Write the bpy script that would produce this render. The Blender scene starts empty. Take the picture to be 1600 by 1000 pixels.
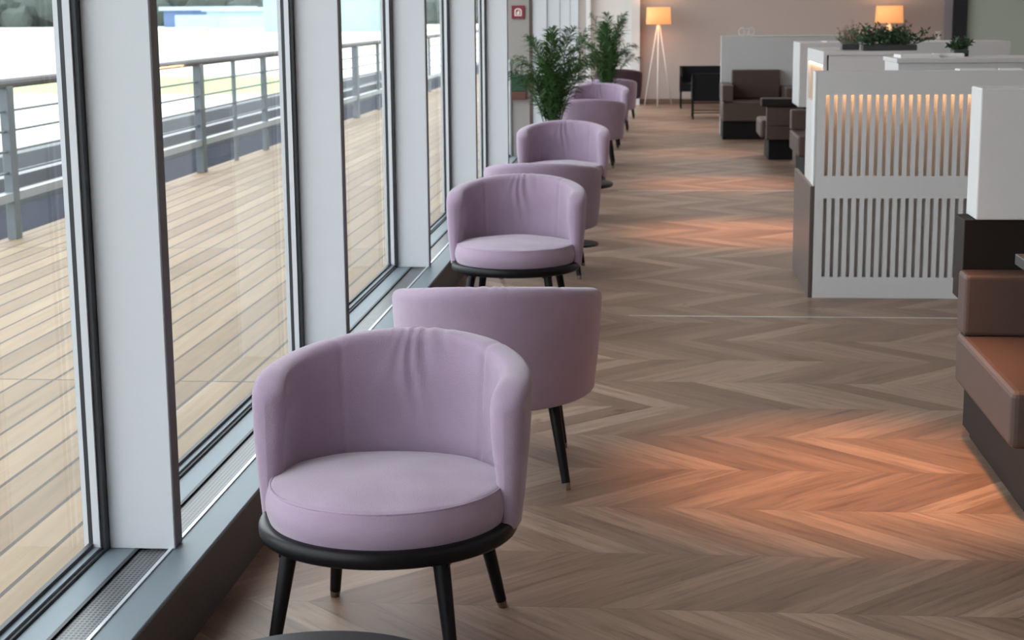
import bpy, bmesh, math, random
from mathutils import Vector, Matrix, noise
C = bpy.context
S = C.scene
col = S.collection
random.seed(7)
PI = math.pi

# ------------------------------------------------------------------ camera
cam_d = bpy.data.cameras.new('camera')
cam = bpy.data.objects.new('camera', cam_d)
col.objects.link(cam)
cam_d.sensor_width = 36.0
cam_d.lens = 2550.0 / 1600.0 * 36.0
cam_d.clip_start = 0.05
cam_d.clip_end = 6000
cam_d.dof.use_dof = True
cam_d.dof.focus_distance = 4.4
cam_d.dof.aperture_fstop = 9.0
_f, _vp, _roll = 2550.0, (1031.0, 17.0), 0.5
_v = Vector((_vp[0] - 800, 500 - _vp[1], -_f)).normalized()
_r = math.radians(_roll)
_a = Vector((-math.sin(_r), math.cos(_r), 0))
_z = (_a + Vector((0, 0, 1)) * (-_a.dot(_v) / _v.z)).normalized()
_x = _v.cross(_z)
M = Matrix((_x, _v, _z)).to_4x4()
M.translation = Vector((0, 0, 1.55))
cam.matrix_world = M
S.camera = cam

# ------------------------------------------------------------------ world
w = bpy.data.worlds.new('world')
S.world = w
w.use_nodes = True
bg = w.node_tree.nodes['Background']
bg.inputs[0].default_value = (0.93, 0.955, 1.0, 1)
bg.inputs[1].default_value = 4.3

# ------------------------------------------------------------------ colour management
S.view_settings.view_transform = 'Standard'
S.view_settings.look = 'None'
S.view_settings.gamma = 1
S.view_settings.use_curve_mapping = False
S.view_settings.exposure = -0.05
S.cycles.max_bounces = 10
S.cycles.diffuse_bounces = 5
S.cycles.transparent_max_bounces = 16
S.cycles.sample_clamp_indirect = 6

# ------------------------------------------------------------------ room lights
def area(name, loc, rot, sx, sy, power, color, spread=PI):
    d = bpy.data.lights.new(name, 'AREA')
    d.shape = 'RECTANGLE'
    d.size, d.size_y = sx, sy
    d.energy = power
    d.color = color
    d.spread = spread
    o = bpy.data.objects.new(name, d)
    o.location = loc
    o.rotation_euler = rot
    col.objects.link(o)
    return o
area('ceiling_fill', (3.2, 4.0, 2.9), (0, 0, 0), 3.0, 8.0, 30, (1.0, 0.92, 0.86))  # unseen fill lights added below the ceiling to brighten the room
area('ceiling_fill', (3.2, 14.0, 2.9), (0, 0, 0), 3.0, 8.0, 30, (1.0, 0.92, 0.86))
area('ceiling_fill', (2.0, 24.0, 2.9), (0, 0, 0), 4.0, 6.0, 95, (1.0, 0.95, 0.92))

def spot(loc, power, size, blend, color=(1.0, 0.43, 0.17)):
    d = bpy.data.lights.new('downlight', 'SPOT')
    d.energy = power
    d.color = color
    d.spot_size = math.radians(size)
    d.spot_blend = blend
    d.shadow_soft_size = 0.12
    o = bpy.data.objects.new('downlight', d)
    o.location = loc
    col.objects.link(o)
for (sx_, sy_, pw, sz_) in [(0.68, 5.40, 640, 38), (0.62, 11.6, 560, 40), (0.58, 14.9, 420, 38), (0.5, 18.2, 220, 34), (0.5, 22.0, 90, 34)]:
    spot((sx_, sy_, 2.95), pw, sz_, 1.0)

# ------------------------------------------------------------------ materials
MAT = {}
def mat(name, color, rough=0.5, metal=0.0, spec=0.5, noise_amt=0.0, noise_scale=20.0, bump=0.0, bump_scale=80.0,
        sheen=0.0, emit=None, emit_s=0.0, coat=0.0, alpha=None):
    if name in MAT:
        return MAT[name]
    m = bpy.data.materials.new(name)
    m.use_nodes = True
    nt = m.node_tree
    p = nt.nodes['Principled BSDF']
    p.inputs['Base Color'].default_value = (*color, 1)
    p.inputs['Roughness'].default_value = rough
    p.inputs['Metallic'].default_value = metal
    p.inputs['Specular IOR Level'].default_value = spec
    p.inputs['Sheen Weight'].default_value = sheen
    p.inputs['Sheen Roughness'].default_value = 0.4
    p.inputs['Coat Weight'].default_value = coat
    if emit:
        p.inputs['Emission Color'].default_value = (*emit, 1)
        p.inputs['Emission Strength'].default_value = emit_s
    tc = nt.nodes.new('ShaderNodeTexCoord')
    if noise_amt > 0 or True:
        nz = nt.nodes.new('ShaderNodeTexNoise')
        nz.inputs['Scale'].default_value = noise_scale
        nz.inputs['Detail'].default_value = 4
        nt.links.new(tc.outputs['Object'], nz.inputs['Vector'])
        mx = nt.nodes.new('ShaderNodeMix')
        mx.data_type = 'RGBA'
        a = max(noise_amt, 0.02)
        mx.inputs[6].default_value = (*[c * (1 - a) for c in color], 1)
        mx.inputs[7].default_value = (*[min(1, c * (1 + a)) for c in color], 1)
        nt.links.new(nz.outputs['Fac'], mx.inputs[0])
        nt.links.new(mx.outputs[2], p.inputs['Base Color'])
    if bump > 0:
        nb = nt.nodes.new('ShaderNodeTexNoise')
        nb.inputs['Scale'].default_value = bump_scale
        nb.inputs['Detail'].default_value = 3
        nt.links.new(tc.outputs['Object'], nb.inputs['Vector'])
        bp = nt.nodes.new('ShaderNodeBump')
        bp.inputs['Strength'].default_value = bump
        bp.inputs['Distance'].default_value = 0.01
        nt.links.new(nb.outputs['Fac'], bp.inputs['Height'])
        nt.links.new(bp.outputs['Normal'], p.inputs['Normal'])
    MAT[name] = m
    return m

velvet = mat('lilac_velvet', (0.355, 0.262, 0.358), 0.85, spec=0.15, noise_amt=0.10, noise_scale=9, bump=0.3, bump_scale=350, sheen=0.6)
blackwood = mat('black_wood', (0.005, 0.0045, 0.006), 0.38, spec=0.2)
footmetal = mat('foot_metal', (0.25, 0.2, 0.16), 0.3, metal=0.9)
alu = mat('light_aluminium', (0.60, 0.62, 0.66), 0.45, metal=0.0, spec=0.5)
alu_sill = mat('sill_metal', (0.17, 0.21, 0.24), 0.5, metal=0.2, bump=0.04, bump_scale=400)
alu_bright = mat('bright_metal', (0.72, 0.76, 0.80), 0.3, metal=0.6)
gasket = mat('black_gasket', (0.02, 0.024, 0.03), 0.5)
darkmetal = mat('dark_metal', (0.10, 0.10, 0.11), 0.45, metal=0.3)
sillfront = mat('sill_front', (0.075, 0.068, 0.066), 0.6)
whitelam = mat('white_laminate', (0.66, 0.66, 0.67), 0.45, bump=0.03, bump_scale=300)
greyback = mat('grey_backing', (0.42, 0.40, 0.39), 0.7)
leather = mat('brown_leather', (0.085, 0.055, 0.046), 0.48, spec=0.35, bump=0.12, bump_scale=260, noise_amt=0.08)
darkleather = mat('dark_brown_panel', (0.017, 0.011, 0.009), 0.6, spec=0.2)
blackplinth = mat('black_plinth', (0.008, 0.006, 0.006), 0.6, spec=0.2)
brownpanel = mat('brown_panel', (0.10, 0.075, 0.065), 0.33)
blackfab = mat('black_fabric', (0.006, 0.0065, 0.008), 0.8, spec=0.2)
wallback_m = mat('taupe_paint', (0.43, 0.37, 0.345), 0.8, noise_amt=0.03)
wallwhite = mat('white_paint', (0.74, 0.72, 0.70), 0.8)
wallblue = mat('pale_panel', (0.60, 0.66, 0.68), 0.6)
greygreen = mat('pale_green_glazing', (0.50, 0.58, 0.52), 0.35)
ceil_m = mat('ceiling_paint', (0.72, 0.71, 0.70), 0.9)
curtain_m = mat('dark_curtain', (0.012, 0.014, 0.02), 0.7)
greycurt = mat('grey_profile', (0.28, 0.27, 0.30), 0.5)
railm = mat('rail_steel', (0.12, 0.14, 0.155), 0.5, metal=0.2)
handm = mat('handrail_wood', (0.07, 0.06, 0.06), 0.6)
red_m = mat('sign_red', (0.16, 0.006, 0.018), 0.5)
signwhite = mat('sign_white', (0.75, 0.62, 0.60), 0.5)
green_m = mat('sign_green', (0.004, 0.045, 0.02), 0.5)
redbrown = mat('red_brown', (0.10, 0.035, 0.025), 0.6)
leaf_m = mat('palm_leaf', (0.035, 0.085, 0.022), 0.6, spec=0.25, noise_amt=0.5, noise_scale=5)
leaf2_m = mat('bush_leaf', (0.05, 0.10, 0.05), 0.55, noise_amt=0.5, noise_scale=20)
dry_m = mat('dry_twig', (0.20, 0.17, 0.11), 0.7, noise_amt=0.3)
stem_m = mat('green_stem', (0.09, 0.14, 0.04), 0.6)
pot_m = mat('dark_pot', (0.05, 0.05, 0.055), 0.4)
soil_m = mat('soil', (0.03, 0.02, 0.015), 0.9)
paper_m = mat('white_paper', (0.85, 0.85, 0.84), 0.6)
tabletop_m = mat('table_black', (0.008, 0.007, 0.008), 0.45, spec=0.15)
slate_m = mat('table_grey', (0.06, 0.065, 0.07), 0.35)
tripod_m = mat('tripod_white', (0.78, 0.74, 0.70), 0.5)
navy_m = mat('navy_gravel', (0.012, 0.014, 0.026), 0.9, spec=0.1, noise_amt=0.8, noise_scale=6)
roofdark = mat('roof_dark', (0.012, 0.013, 0.016), 0.8, noise_amt=0.6, noise_scale=2)
rooflight = mat('roof_light', (0.11, 0.12, 0.13), 0.7, noise_amt=0.2, noise_scale=3)
concrete = mat('light_concrete', (0.62, 0.62, 0.58), 0.85)
treem = mat('tree_green', (0.05, 0.065, 0.055), 0.9, noise_amt=0.6, noise_scale=0.05)
hangarm = mat('hangar_blue', (0.10, 0.16, 0.30), 0.7)
hangarl = mat('hangar_pale', (0.40, 0.52, 0.60), 0.7)

def lampshade_mat():
    m = bpy.data.materials.new('lamp_shade_fabric')
    m.use_nodes = True
    nt = m.node_tree
    p = nt.nodes['Principled BSDF']
    p.inputs['Base Color'].default_value = (0.75, 0.36, 0.15, 1)
    p.inputs['Roughness'].default_value = 0.9
    p.inputs['Emission Color'].default_value = (1.0, 0.42, 0.15, 1)
    p.inputs['Emission Strength'].default_value = 0.8
    return m
shade_m = lampshade_mat()

def glass_mat():
    m = bpy.data.materials.new('window_glass')
    m.use_nodes = True
    nt = m.node_tree
    nt.nodes.clear()
    out = nt.nodes.new('ShaderNodeOutputMaterial')
    tr = nt.nodes.new('ShaderNodeBsdfTransparent')
    tr.inputs[0].default_value = (0.93, 0.96, 0.955, 1)
    gl = nt.nodes.new('ShaderNodeBsdfGlossy')
    gl.inputs['Roughness'].default_value = 0.02
    gl.inputs[0].default_value = (1, 1, 1, 1)
    lw = nt.nodes.new('ShaderNodeLayerWeight')
    lw.inputs[0].default_value = 0.5
    pw = nt.nodes.new('ShaderNodeMath'); pw.operation = 'POWER'; pw.inputs[1].default_value = 5.0
    nt.links.new(lw.outputs['Facing'], pw.inputs[0])
    fr = nt.nodes.new('ShaderNodeMath'); fr.operation = 'MULTIPLY_ADD'
    fr.inputs[1].default_value = 0.25; fr.inputs[2].default_value = 0.025
    nt.links.new(pw.outputs[0], fr.inputs[0])
    mx = nt.nodes.new('ShaderNodeMixShader')
    nt.links.new(fr.outputs[0], mx.inputs[0])
    nt.links.new(tr.outputs[0], mx.inputs[1])
    nt.links.new(gl.outputs[0], mx.inputs[2])
    nt.links.new(mx.outputs[0], out.inputs[0])
    return m
glass_m = glass_mat()

class NT:
    """small node helper"""
    def __init__(s, name):
        s.m = bpy.data.materials.new(name)
        s.m.use_nodes = True
        s.t = s.m.node_tree
        s.p = s.t.nodes['Principled BSDF']
    def n(s, typ, **kw):
        nd = s.t.nodes.new(typ)
        for k, v in kw.items():
            setattr(nd, k, v)
        return nd
    def l(s, a, b):
        s.t.links.new(a, b)
    def math(s, op, a, b=None, c=None):
        nd = s.n('ShaderNodeMath', operation=op)
        for i, v in enumerate((a, b, c)):
            if v is None:
                continue
            if isinstance(v, (int, float)):
                nd.inputs[i].default_value = v
            else:
                s.l(v, nd.inputs[i])
        return nd.outputs[0]
    def ramp(s, fac, stops, interp='LINEAR'):
        nd = s.n('ShaderNodeValToRGB')
        nd.color_ramp.interpolation = interp
        els = nd.color_ramp.elements
        while len(els) < len(stops):
            els.new(0.5)
        for e, (pos, c) in zip(els, stops):
            e.position = pos
            e.color = (*c, 1)
        s.l(fac, nd.inputs[0])
        return nd.outputs[0]
    def mix(s, fac, a, b, blend='MIX'):
        nd = s.n('ShaderNodeMix', data_type='RGBA', blend_type=blend)
        for i, v in ((0, fac), (6, a), (7, b)):
            if isinstance(v, tuple):
                nd.inputs[i].default_value = (*v, 1)
            elif isinstance(v, (int, float)):
                nd.inputs[i].default_value = v
            else:
                s.l(v, nd.inputs[i])
        return nd.outputs[2]

def chevron_floor():
    k = NT('chevron_oak')
    tc = k.n('ShaderNodeTexCoord')
    sp = k.n('ShaderNodeSeparateXYZ')
    k.l(tc.outputs['Object'], sp.inputs[0])
    X, Y = sp.outputs[0], sp.outputs[1]
    Rw = 0.45
    y0 = k.math('ADD', Y, 40 * Rw - 4.10)
    pp = k.math('PINGPONG', y0, Rw)
    row = k.math('FLOOR', k.math('DIVIDE', y0, Rw))
    u = k.math('SUBTRACT', X, pp)
    pw = 0.155
    ui = k.math('DIVIDE', u, pw)
    idx = k.math('FLOOR', ui)
    fr = k.math('FRACT', ui)
    cv = k.n('ShaderNodeCombineXYZ')
    k.l(idx, cv.inputs[0]); k.l(row, cv.inputs[1])
    wn = k.n('ShaderNodeTexWhiteNoise', noise_dimensions='3D')
    k.l(cv.outputs[0], wn.inputs[0])
    plank = wn.outputs['Value']
    # grain coordinates along the plank
    sgn = k.math('SUBTRACT', k.math('MULTIPLY', k.math('MODULO', row, 2.0), -2.0), -1.0)
    al = k.math('ADD', Y, k.math('MULTIPLY', X, sgn))
    ac = k.math('SUBTRACT', Y, k.math('MULTIPLY', X, sgn))
    gv = k.n('ShaderNodeCombineXYZ')
    k.l(k.math('MULTIPLY', al, 2.2), gv.inputs[0])
    k.l(k.math('MULTIPLY', ac, 26.0), gv.inputs[1])
    k.l(k.math('MULTIPLY', plank, 37.0), gv.inputs[2])
    gn = k.n('ShaderNodeTexNoise')
    gn.inputs['Scale'].default_value = 1.0
    gn.inputs['Detail'].default_value = 6
    gn.inputs['Roughness'].default_value = 0.65
    gn.inputs['Distortion'].default_value = 0.6
    k.l(gv.outputs[0], gn.inputs['Vector'])
    base = k.ramp(plank, [(0.0, (0.180, 0.110, 0.075)), (0.5, (0.240, 0.153, 0.108)), (1.0, (0.325, 0.222, 0.162))])
    grain = k.ramp(gn.outputs['Fac'], [(0.28, (0.55, 0.52, 0.50)), (0.5, (1.0, 1.0, 1.0)), (0.72, (1.3, 1.28, 1.25))])
    c1 = k.mix(1.0, base, grain, 'MULTIPLY')
    # knots
    kn = k.n('ShaderNodeTexNoise')
    kn.inputs['Scale'].default_value = 5.0
    kn.inputs['Detail'].default_value = 8
    k.l(tc.outputs['Object'], kn.inputs['Vector'])
    kf = k.ramp(kn.outputs['Fac'], [(0.0, (1, 1, 1)), (0.69, (1, 1, 1)), (0.74, (0.55, 0.5, 0.45))])
    c2 = k.mix(1.0, c1, kf, 'MULTIPLY')
    # seams
    e1 = k.math('LESS_THAN', fr, 0.018)
    e2 = k.math('LESS_THAN', k.math('FRACT', k.math('DIVIDE', y0, Rw)), 0.006)
    seam = k.math('MAXIMUM', e1, e2)
    c3 = k.mix(k.math('MULTIPLY', seam, 0.55), c2, (0.10, 0.07, 0.05))
    k.l(c3, k.p.inputs['Base Color'])
    rr = k.math('MULTIPLY_ADD', gn.outputs['Fac'], 0.2, 0.30)
    k.l(rr, k.p.inputs['Roughness'])
    k.p.inputs['Specular IOR Level'].default_value = 0.45
    bp = k.n('ShaderNodeBump')
    bp.inputs['Strength'].default_value = 0.15
    bp.inputs['Distance'].default_value = 0.004
    k.l(gn.outputs['Fac'], bp.inputs['Height'])
    k.l(bp.outputs[0], k.p.inputs['Normal'])
    return k.m

def deck_mat():
    k = NT('deck_boards')
    tc = k.n('ShaderNodeTexCoord')
    sp = k.n('ShaderNodeSeparateXYZ')
    k.l(tc.outputs['Object'], sp.inputs[0])
    X, Y = sp.outputs[0], sp.outputs[1]
    bi = k.math('DIVIDE', k.math('ADD', X, 20.0), 0.138)
    idx = k.math('FLOOR', bi)
    fr = k.math('FRACT', bi)
    seg = k.math('FLOOR', k.math('DIVIDE', k.math('ADD', Y, 9.3), 4.0))
    cv = k.n('ShaderNodeCombineXYZ')
    k.l(idx, cv.inputs[0]); k.l(seg, cv.inputs[1])
    wn = k.n('ShaderNodeTexWhiteNoise', noise_dimensions='3D')
    k.l(cv.outputs[0], wn.inputs[0])
    gv = k.n('ShaderNodeCombineXYZ')
    k.l(k.math('MULTIPLY', X, 30.0), gv.inputs[0]); k.l(k.math('MULTIPLY', Y, 1.6), gv.inputs[1])
    k.l(k.math('MULTIPLY', wn.outputs['Value'], 20.0), gv.inputs[2])
    gn = k.n('ShaderNodeTexNoise')
    gn.inputs['Scale'].default_value = 1.0
    gn.inputs['Detail'].default_value = 5
    k.l(gv.outputs[0], gn.inputs['Vector'])
    base = k.ramp(wn.outputs['Value'], [(0, (0.190, 0.125, 0.068)), (1, (0.285, 0.200, 0.118))])
    gr = k.ramp(gn.outputs['Fac'], [(0.3, (0.85, 0.84, 0.82)), (0.7, (1.1, 1.1, 1.1))])
    c = k.mix(1.0, base, gr, 'MULTIPLY')
    gap = k.math('LESS_THAN', fr, 0.11)
    gy = k.math('LESS_THAN', k.math('FRACT', k.math('DIVIDE', k.math('ADD', Y, 9.3), 4.0)), 0.0035)
    c = k.mix(k.math('MAXIMUM', gap, gy), c, (0.045, 0.028, 0.018))
    k.l(c, k.p.inputs['Base Color'])
    k.p.inputs['Roughness'].default_value = 0.65
    return k.m

def grate_mat():
    k = NT('grate_mesh')
    tc = k.n('ShaderNodeTexCoord')
    sp = k.n('ShaderNodeSeparateXYZ')
    k.l(tc.outputs['Object'], sp.inputs[0])
    fx = k.math('FRACT', k.math('DIVIDE', k.math('ADD', sp.outputs[0], 10.0), 0.0115))
    fy = k.math('FRACT', k.math('DIVIDE', k.math('ADD', sp.outputs[1], 10.0), 0.0145))
    hx = k.math('GREATER_THAN', fx, 0.34)
    hy = k.math('GREATER_THAN', fy, 0.34)
    hole = k.math('MULTIPLY', hx, hy)
    c = k.mix(hole, (0.15, 0.155, 0.165), (0.012, 0.014, 0.016))
    k.l(c, k.p.inputs['Base Color'])
    k.p.inputs['Roughness'].default_value = 0.4
    return k.m

def apron_mat():
    k = NT('airfield')
    tc = k.n('ShaderNodeTexCoord')
    sp = k.n('ShaderNodeSeparateXYZ')
    k.l(tc.outputs['Object'], sp.inputs[0])
    nz = k.n('ShaderNodeTexNoise')
    nz.inputs['Scale'].default_value = 0.012
    nz.inputs['Detail'].default_value = 5
    k.l(tc.outputs['Object'], nz.inputs['Vector'])
    yy = k.math('ADD', sp.outputs[1], k.math('MULTIPLY', nz.outputs['Fac'], 60.0))
    f = k.math('DIVIDE', yy, 2000.0)
    con = (0.62, 0.62, 0.58)
    gr = (0.30, 0.38, 0.16)
    pale = (0.52, 0.55, 0.36)
    band = k.ramp(f, [(0.0, con), (0.076, con), (0.080, gr), (0.100, gr), (0.104, con), (0.17, con), (0.18, pale), (0.235, pale),
                      (0.24, con), (0.30, con), (0.31, gr), (0.37, pale), (0.38, con), (0.5, con), (0.52, gr), (1.0, gr)])
    k.l(band, k.p.inputs['Base Color'])
    k.p.inputs['Roughness'].default_value = 0.9
    return k.m

floor_m, deck_m, grate_m, apron_m = chevron_floor(), deck_mat(), grate_mat(), apron_mat()

# ------------------------------------------------------------------ mesh helpers
def obj(name, bm, m, parent=None, smooth=False, kind=None):
    me = bpy.data.meshes.new(name)
    bmesh.ops.recalc_face_normals(bm, faces=bm.faces)
    bm.to_mesh(me)
    bm.free()
    if smooth:
        for p in me.polygons:
            p.use_smooth = True
    if m:
        me.materials.append(m)
    o = bpy.data.objects.new(name, me)
    col.objects.link(o)
    if parent:
        o.parent = parent
    if kind:
        o['kind'] = kind
    return o

def sharp(o, ang=35):
    """smooth shading with sharp edges kept"""
    me = o.data
    bm = bmesh.new(); bm.from_mesh(me)
    for e in bm.edges:
        if len(e.link_faces) == 2 and e.calc_face_angle(0) > math.radians(ang):
            e.smooth = False
    bm.to_mesh(me); bm.free()
    return o

def box(bm, x0, x1, y0, y1, z0, z1, bev=0.0, seg=2):
    r = bmesh.ops.create_cube(bm, size=1)
    vs = r['verts']
    for v in vs:
        v.co = Vector((x0 + (v.co.x + .5) * (x1 - x0), y0 + (v.co.y + .5) * (y1 - y0), z0 + (v.co.z + .5) * (z1 - z0)))
    if bev > 0:
        es = list({e for v in vs for e in v.link_edges})
        bmesh.ops.bevel(bm, geom=es, offset=bev, segments=seg, profile=0.5, affect='EDGES')
    return bm

def B(name, dims, m, parent=None, bev=0.0, kind=None, seg=2):
    bm = bmesh.new()
    box(bm, *dims, bev=bev, seg=seg)
    return obj(name, bm, m, parent, smooth=False, kind=kind)

def tube(bm, p0, p1, r0, r1=None, seg=12, cap=True):
    r1 = r0 if r1 is None else r1
    p0, p1 = Vector(p0), Vector(p1)
    d = p1 - p0
    q = d.to_track_quat('Z', 'Y')
    A, Bv = [], []
    for i in range(seg):
        a = 2 * PI * i / seg
        u = Vector((math.cos(a), math.sin(a), 0))
        A.append(bm.verts.new(p0 + q @ (u * r0)))
        Bv.append(bm.verts.new(p1 + q @ (u * r1)))
    for i in range(seg):
        j = (i + 1) % seg
        bm.faces.new((A[i], A[j], Bv[j], Bv[i]))
    if cap:
        bm.faces.new(A[::-1]); bm.faces.new(Bv)
    return bm

def lathe(bm, prof, seg=48, closed=False, center=(0, 0, 0)):
    """prof: list of (r,z)"""
    c = Vector(center)
    rings = []
    for (r, z) in prof:
        if r < 1e-6:
            rings.append([bm.verts.new(c + Vector((0, 0, z)))])
        else:
            rings.append([bm.verts.new(c + Vector((r * math.cos(2 * PI * i / seg), r * math.sin(2 * PI * i / seg), z))) for i in range(seg)])
    n = len(rings)
    for k in range(n if closed else n - 1):
        a, b = rings[k], rings[(k + 1) % n]
        for i in range(seg):
            j = (i + 1) % seg
            if len(a) == 1 and len(b) == 1:
                continue
            if len(a) == 1:
                bm.faces.new((a[0], b[i], b[j]))
            elif len(b) == 1:
                bm.faces.new((a[i], a[j], b[0]))
            else:
                bm.faces.new((a[i], a[j], b[j], b[i]))
    return bm

def thing(name, label, cat, loc=(0, 0, 0), rz=0.0, group=None):
    o = bpy.data.objects.new(name, None)
    o.empty_display_size = 0.1
    col.objects.link(o)
    o.location = loc
    o.rotation_euler = (0, 0, rz)
    o['label'] = label
    o['category'] = cat
    if group:
        o['group'] = group
    return o

def tag(o, label, cat, group=None, kind=None):
    o['label'] = label
    o['category'] = cat
    if group:
        o['group'] = group
    if kind:
        o['kind'] = kind
    return o

def dup(root, loc, rz, label):
    r = root.copy()
    col.objects.link(r)
    r.location = loc
    r.rotation_euler = (0, 0, rz)
    r['label'] = label
    for ch in list(root.children):
        c = ch.copy(); col.objects.link(c); c.parent = r
        for g in list(ch.children):
            d = g.copy(); col.objects.link(d); d.parent = c
    return r

# ------------------------------------------------------------------ the setting
YF, YB = -3.5, 27.9
XR = 7.0
B('floor', (-1.50, XR, YF, YB, -0.12, 0.0), floor_m, kind='structure')
B('ceiling', (-1.7, XR, YF, YB, 3.0, 3.15), ceil_m, kind='structure')
B('wall_back', (-1.50, XR, YB, YB + 0.2, -0.12, 3.0), wallback_m, kind='structure')
B('wall_front', (-1.50, XR, YF - 0.2, YF, -0.12, 3.0), wallwhite, kind='structure')
B('wall_right', (XR, XR + 0.2, YF - 0.2, YB + 0.2, -0.12, 3.15), wallwhite, kind='structure')
# wall where the glazing ends
B('wall_left', (-1.435, -1.232, 15.66, 16.10, 0.190, 2.75), mat('grey_wall', (0.30, 0.28, 0.27), 0.8), kind='structure')
# pale pier and white strip on the back wall
B('trim_3', (-1.22, -0.42, YB - 0.03, YB, 0.0, 3.0), wallwhite, kind='structure')
B('trim_4', (-0.47, -0.33, YB - 0.16, YB - 0.03, 0.0, 3.0), whitelam, kind='structure')
B('trim_5', (-1.225, -1.15, YB - 0.20, YB - 0.03, 0.0, 3.0), whitelam, kind='structure')
B('baseboard_back', (-0.33, 4.7, YB - 0.015, YB, 0.0, 0.09), mat('base_brown', (0.16, 0.10, 0.07), 0.5), kind='structure')
# dark opening edge and pale green panel at the right of the back wall
B('trim_6', (4.66, 4.79, YB - 0.10, YB, 0.0, 3.0), greycurt, kind='structure')
B('trim_7', (4.79, 5.02, YB - 0.16, YB, 0.0, 3.0), curtain_m, kind='structure')
B('trim_8', (5.02, XR, YB - 0.05, YB, 0.0, 3.0), greygreen, kind='structure')
# thin bright strips laid on the floor to imitate streaks of light
B('trim_9', (-0.15, 1.9, 8.32, 8.336, 0.0, 0.0015), alu_bright, kind='structure')
B('trim_10', (-0.35, 1.3, 14.33, 14.348, 0.0, 0.0015), alu_bright, kind='structure')

# window sill box along the glazing
SY0, SY1 = YF, YB
B('trim_11', (-1.46, -1.16, SY0, SY1, 0.0, 0.178), sillfront, kind='structure')
bm = bmesh.new()
box(bm, -1.245, -1.155, SY0, SY1, 0.178, 0.190, 0.002, 1)
box(bm, -1.415, -1.335, SY0, SY1, 0.178, 0.190, 0.002, 1)
obj('trim_12', bm, alu_sill, kind='structure')
B('trim_13', (-1.254, -1.245, SY0, SY1, 0.178, 0.194), alu_bright, kind='structure')
B('trim_14', (-1.335, -1.254, SY0, SY1, 0.176, 0.184), grate_m, kind='structure')
B('trim_15', (-1.345, -1.335, SY0, SY1, 0.178, 0.191), gasket, kind='structure')
# lintel
B('trim_16', (-1.52, -1.20, SY0, SY1, 2.75, 3.0), alu, kind='structure')

FIN0, FSP = 3.95, 2.38
fins = [FIN0 + FSP * k for k in range(-3, 10)]
for i, y in enumerate(fins):
    if 15.5 < y < 16:
        continue
    fin = B('trim_%d' % (20 + i), (-1.412, -1.240, y, y + 0.062, 0.190, 2.75), alu, bev=0.0015, kind='structure', seg=1)
    B('shade_strip', (-1.2405, -1.2375, y + 0.002, y + 0.060, 0.192, 2.75), darkmetal, fin)  # dark strip imitates the shade on the fin's room-facing side
edges = [YF] + fins + [SY1 - 0.05]
for i in range(len(edges) - 1):
    y0, y1 = edges[i] + 0.03, edges[i + 1] + 0.03
    wroot = bpy.data.objects.new('window_%d' % (i + 1), None)
    col.objects.link(wroot)
    wroot['kind'] = 'structure'
    wroot.location = (-1.47, (y0 + y1) / 2, 0.19)
    def W(name, dims, m):
        d = (dims[0] + 1.47, dims[1] + 1.47, dims[2] - (y0 + y1) / 2, dims[3] - (y0 + y1) / 2, dims[4] - 0.19, dims[5] - 0.19)
        return B(name, d, m, wroot)
    W('glass_pane', (-1.461, -1.455, y0, y1, 0.16, 2.76), glass_m)
    # frame: layered profiles around the pane
    W('frame_profile', (-1.424, -1.412, y1 - 0.062, y1 + 0.0, 0.19, 2.75), gasket)
    W('frame_profile', (-1.442, -1.424, y1 - 0.070, y1 + 0.0, 0.19, 2.75), alu)
    W('frame_gasket', (-1.455, -1.442, y1 - 0.066, y1 + 0.0, 0.19, 2.75), gasket)
    W('frame_profile', (-1.475, -1.461, y1 - 0.045, y1 + 0.03, 0.16, 2.76), alu)
    W('bottom_gasket', (-1.424, -1.415, y0, y1 - 0.062, 0.17, 0.198), gasket)
    W('bottom_profile', (-1.442, -1.424, y0, y1 - 0.070, 0.17, 0.205), alu_sill)
    W('bottom_gasket', (-1.455, -1.442, y0, y1 - 0.066, 0.17, 0.215), gasket)

# ------------------------------------------------------------------ outside
B('deck', (-4.62, -1.50, -8, 60, -0.15, -0.0), deck_m, kind='structure')
B('gravel_strip', (-5.7, -4.62, -8, 60, -0.5, -0.12), navy_m, kind='structure')
bm = bmesh.new()
bmesh.ops.create_grid(bm, x_segments=1, y_segments=1, size=3000)
for v in bm.verts:
    v.co.z = -5.0
obj('airfield_ground', bm, apron_m, kind='structure')
# lower roof with its kerbs
B('lower_roof', (-10.0, -5.7, -8, 60, -1.4, -1.0), roofdark, kind='structure')
for i, (x, zz, wd, hh, mm) in enumerate([(-5.85, -0.05, 0.16, 0.25, rooflight), (-7.2, -0.45, 0.35, 0.2, rooflight), (-8.6, -0.55, 0.25, 0.45, darkmetal), (-9.7, -0.5, 0.3, 0.25, rooflight)]):
    B('roof_kerb', (x - wd, x, -8, 60, zz - hh - (0.6 if zz < -0.1 else 0.3), zz), mm, kind='structure')
B('lower_apron', (-40.0, -10.0, -8, 120, -5.0, -4.9), concrete, kind='structure')

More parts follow.
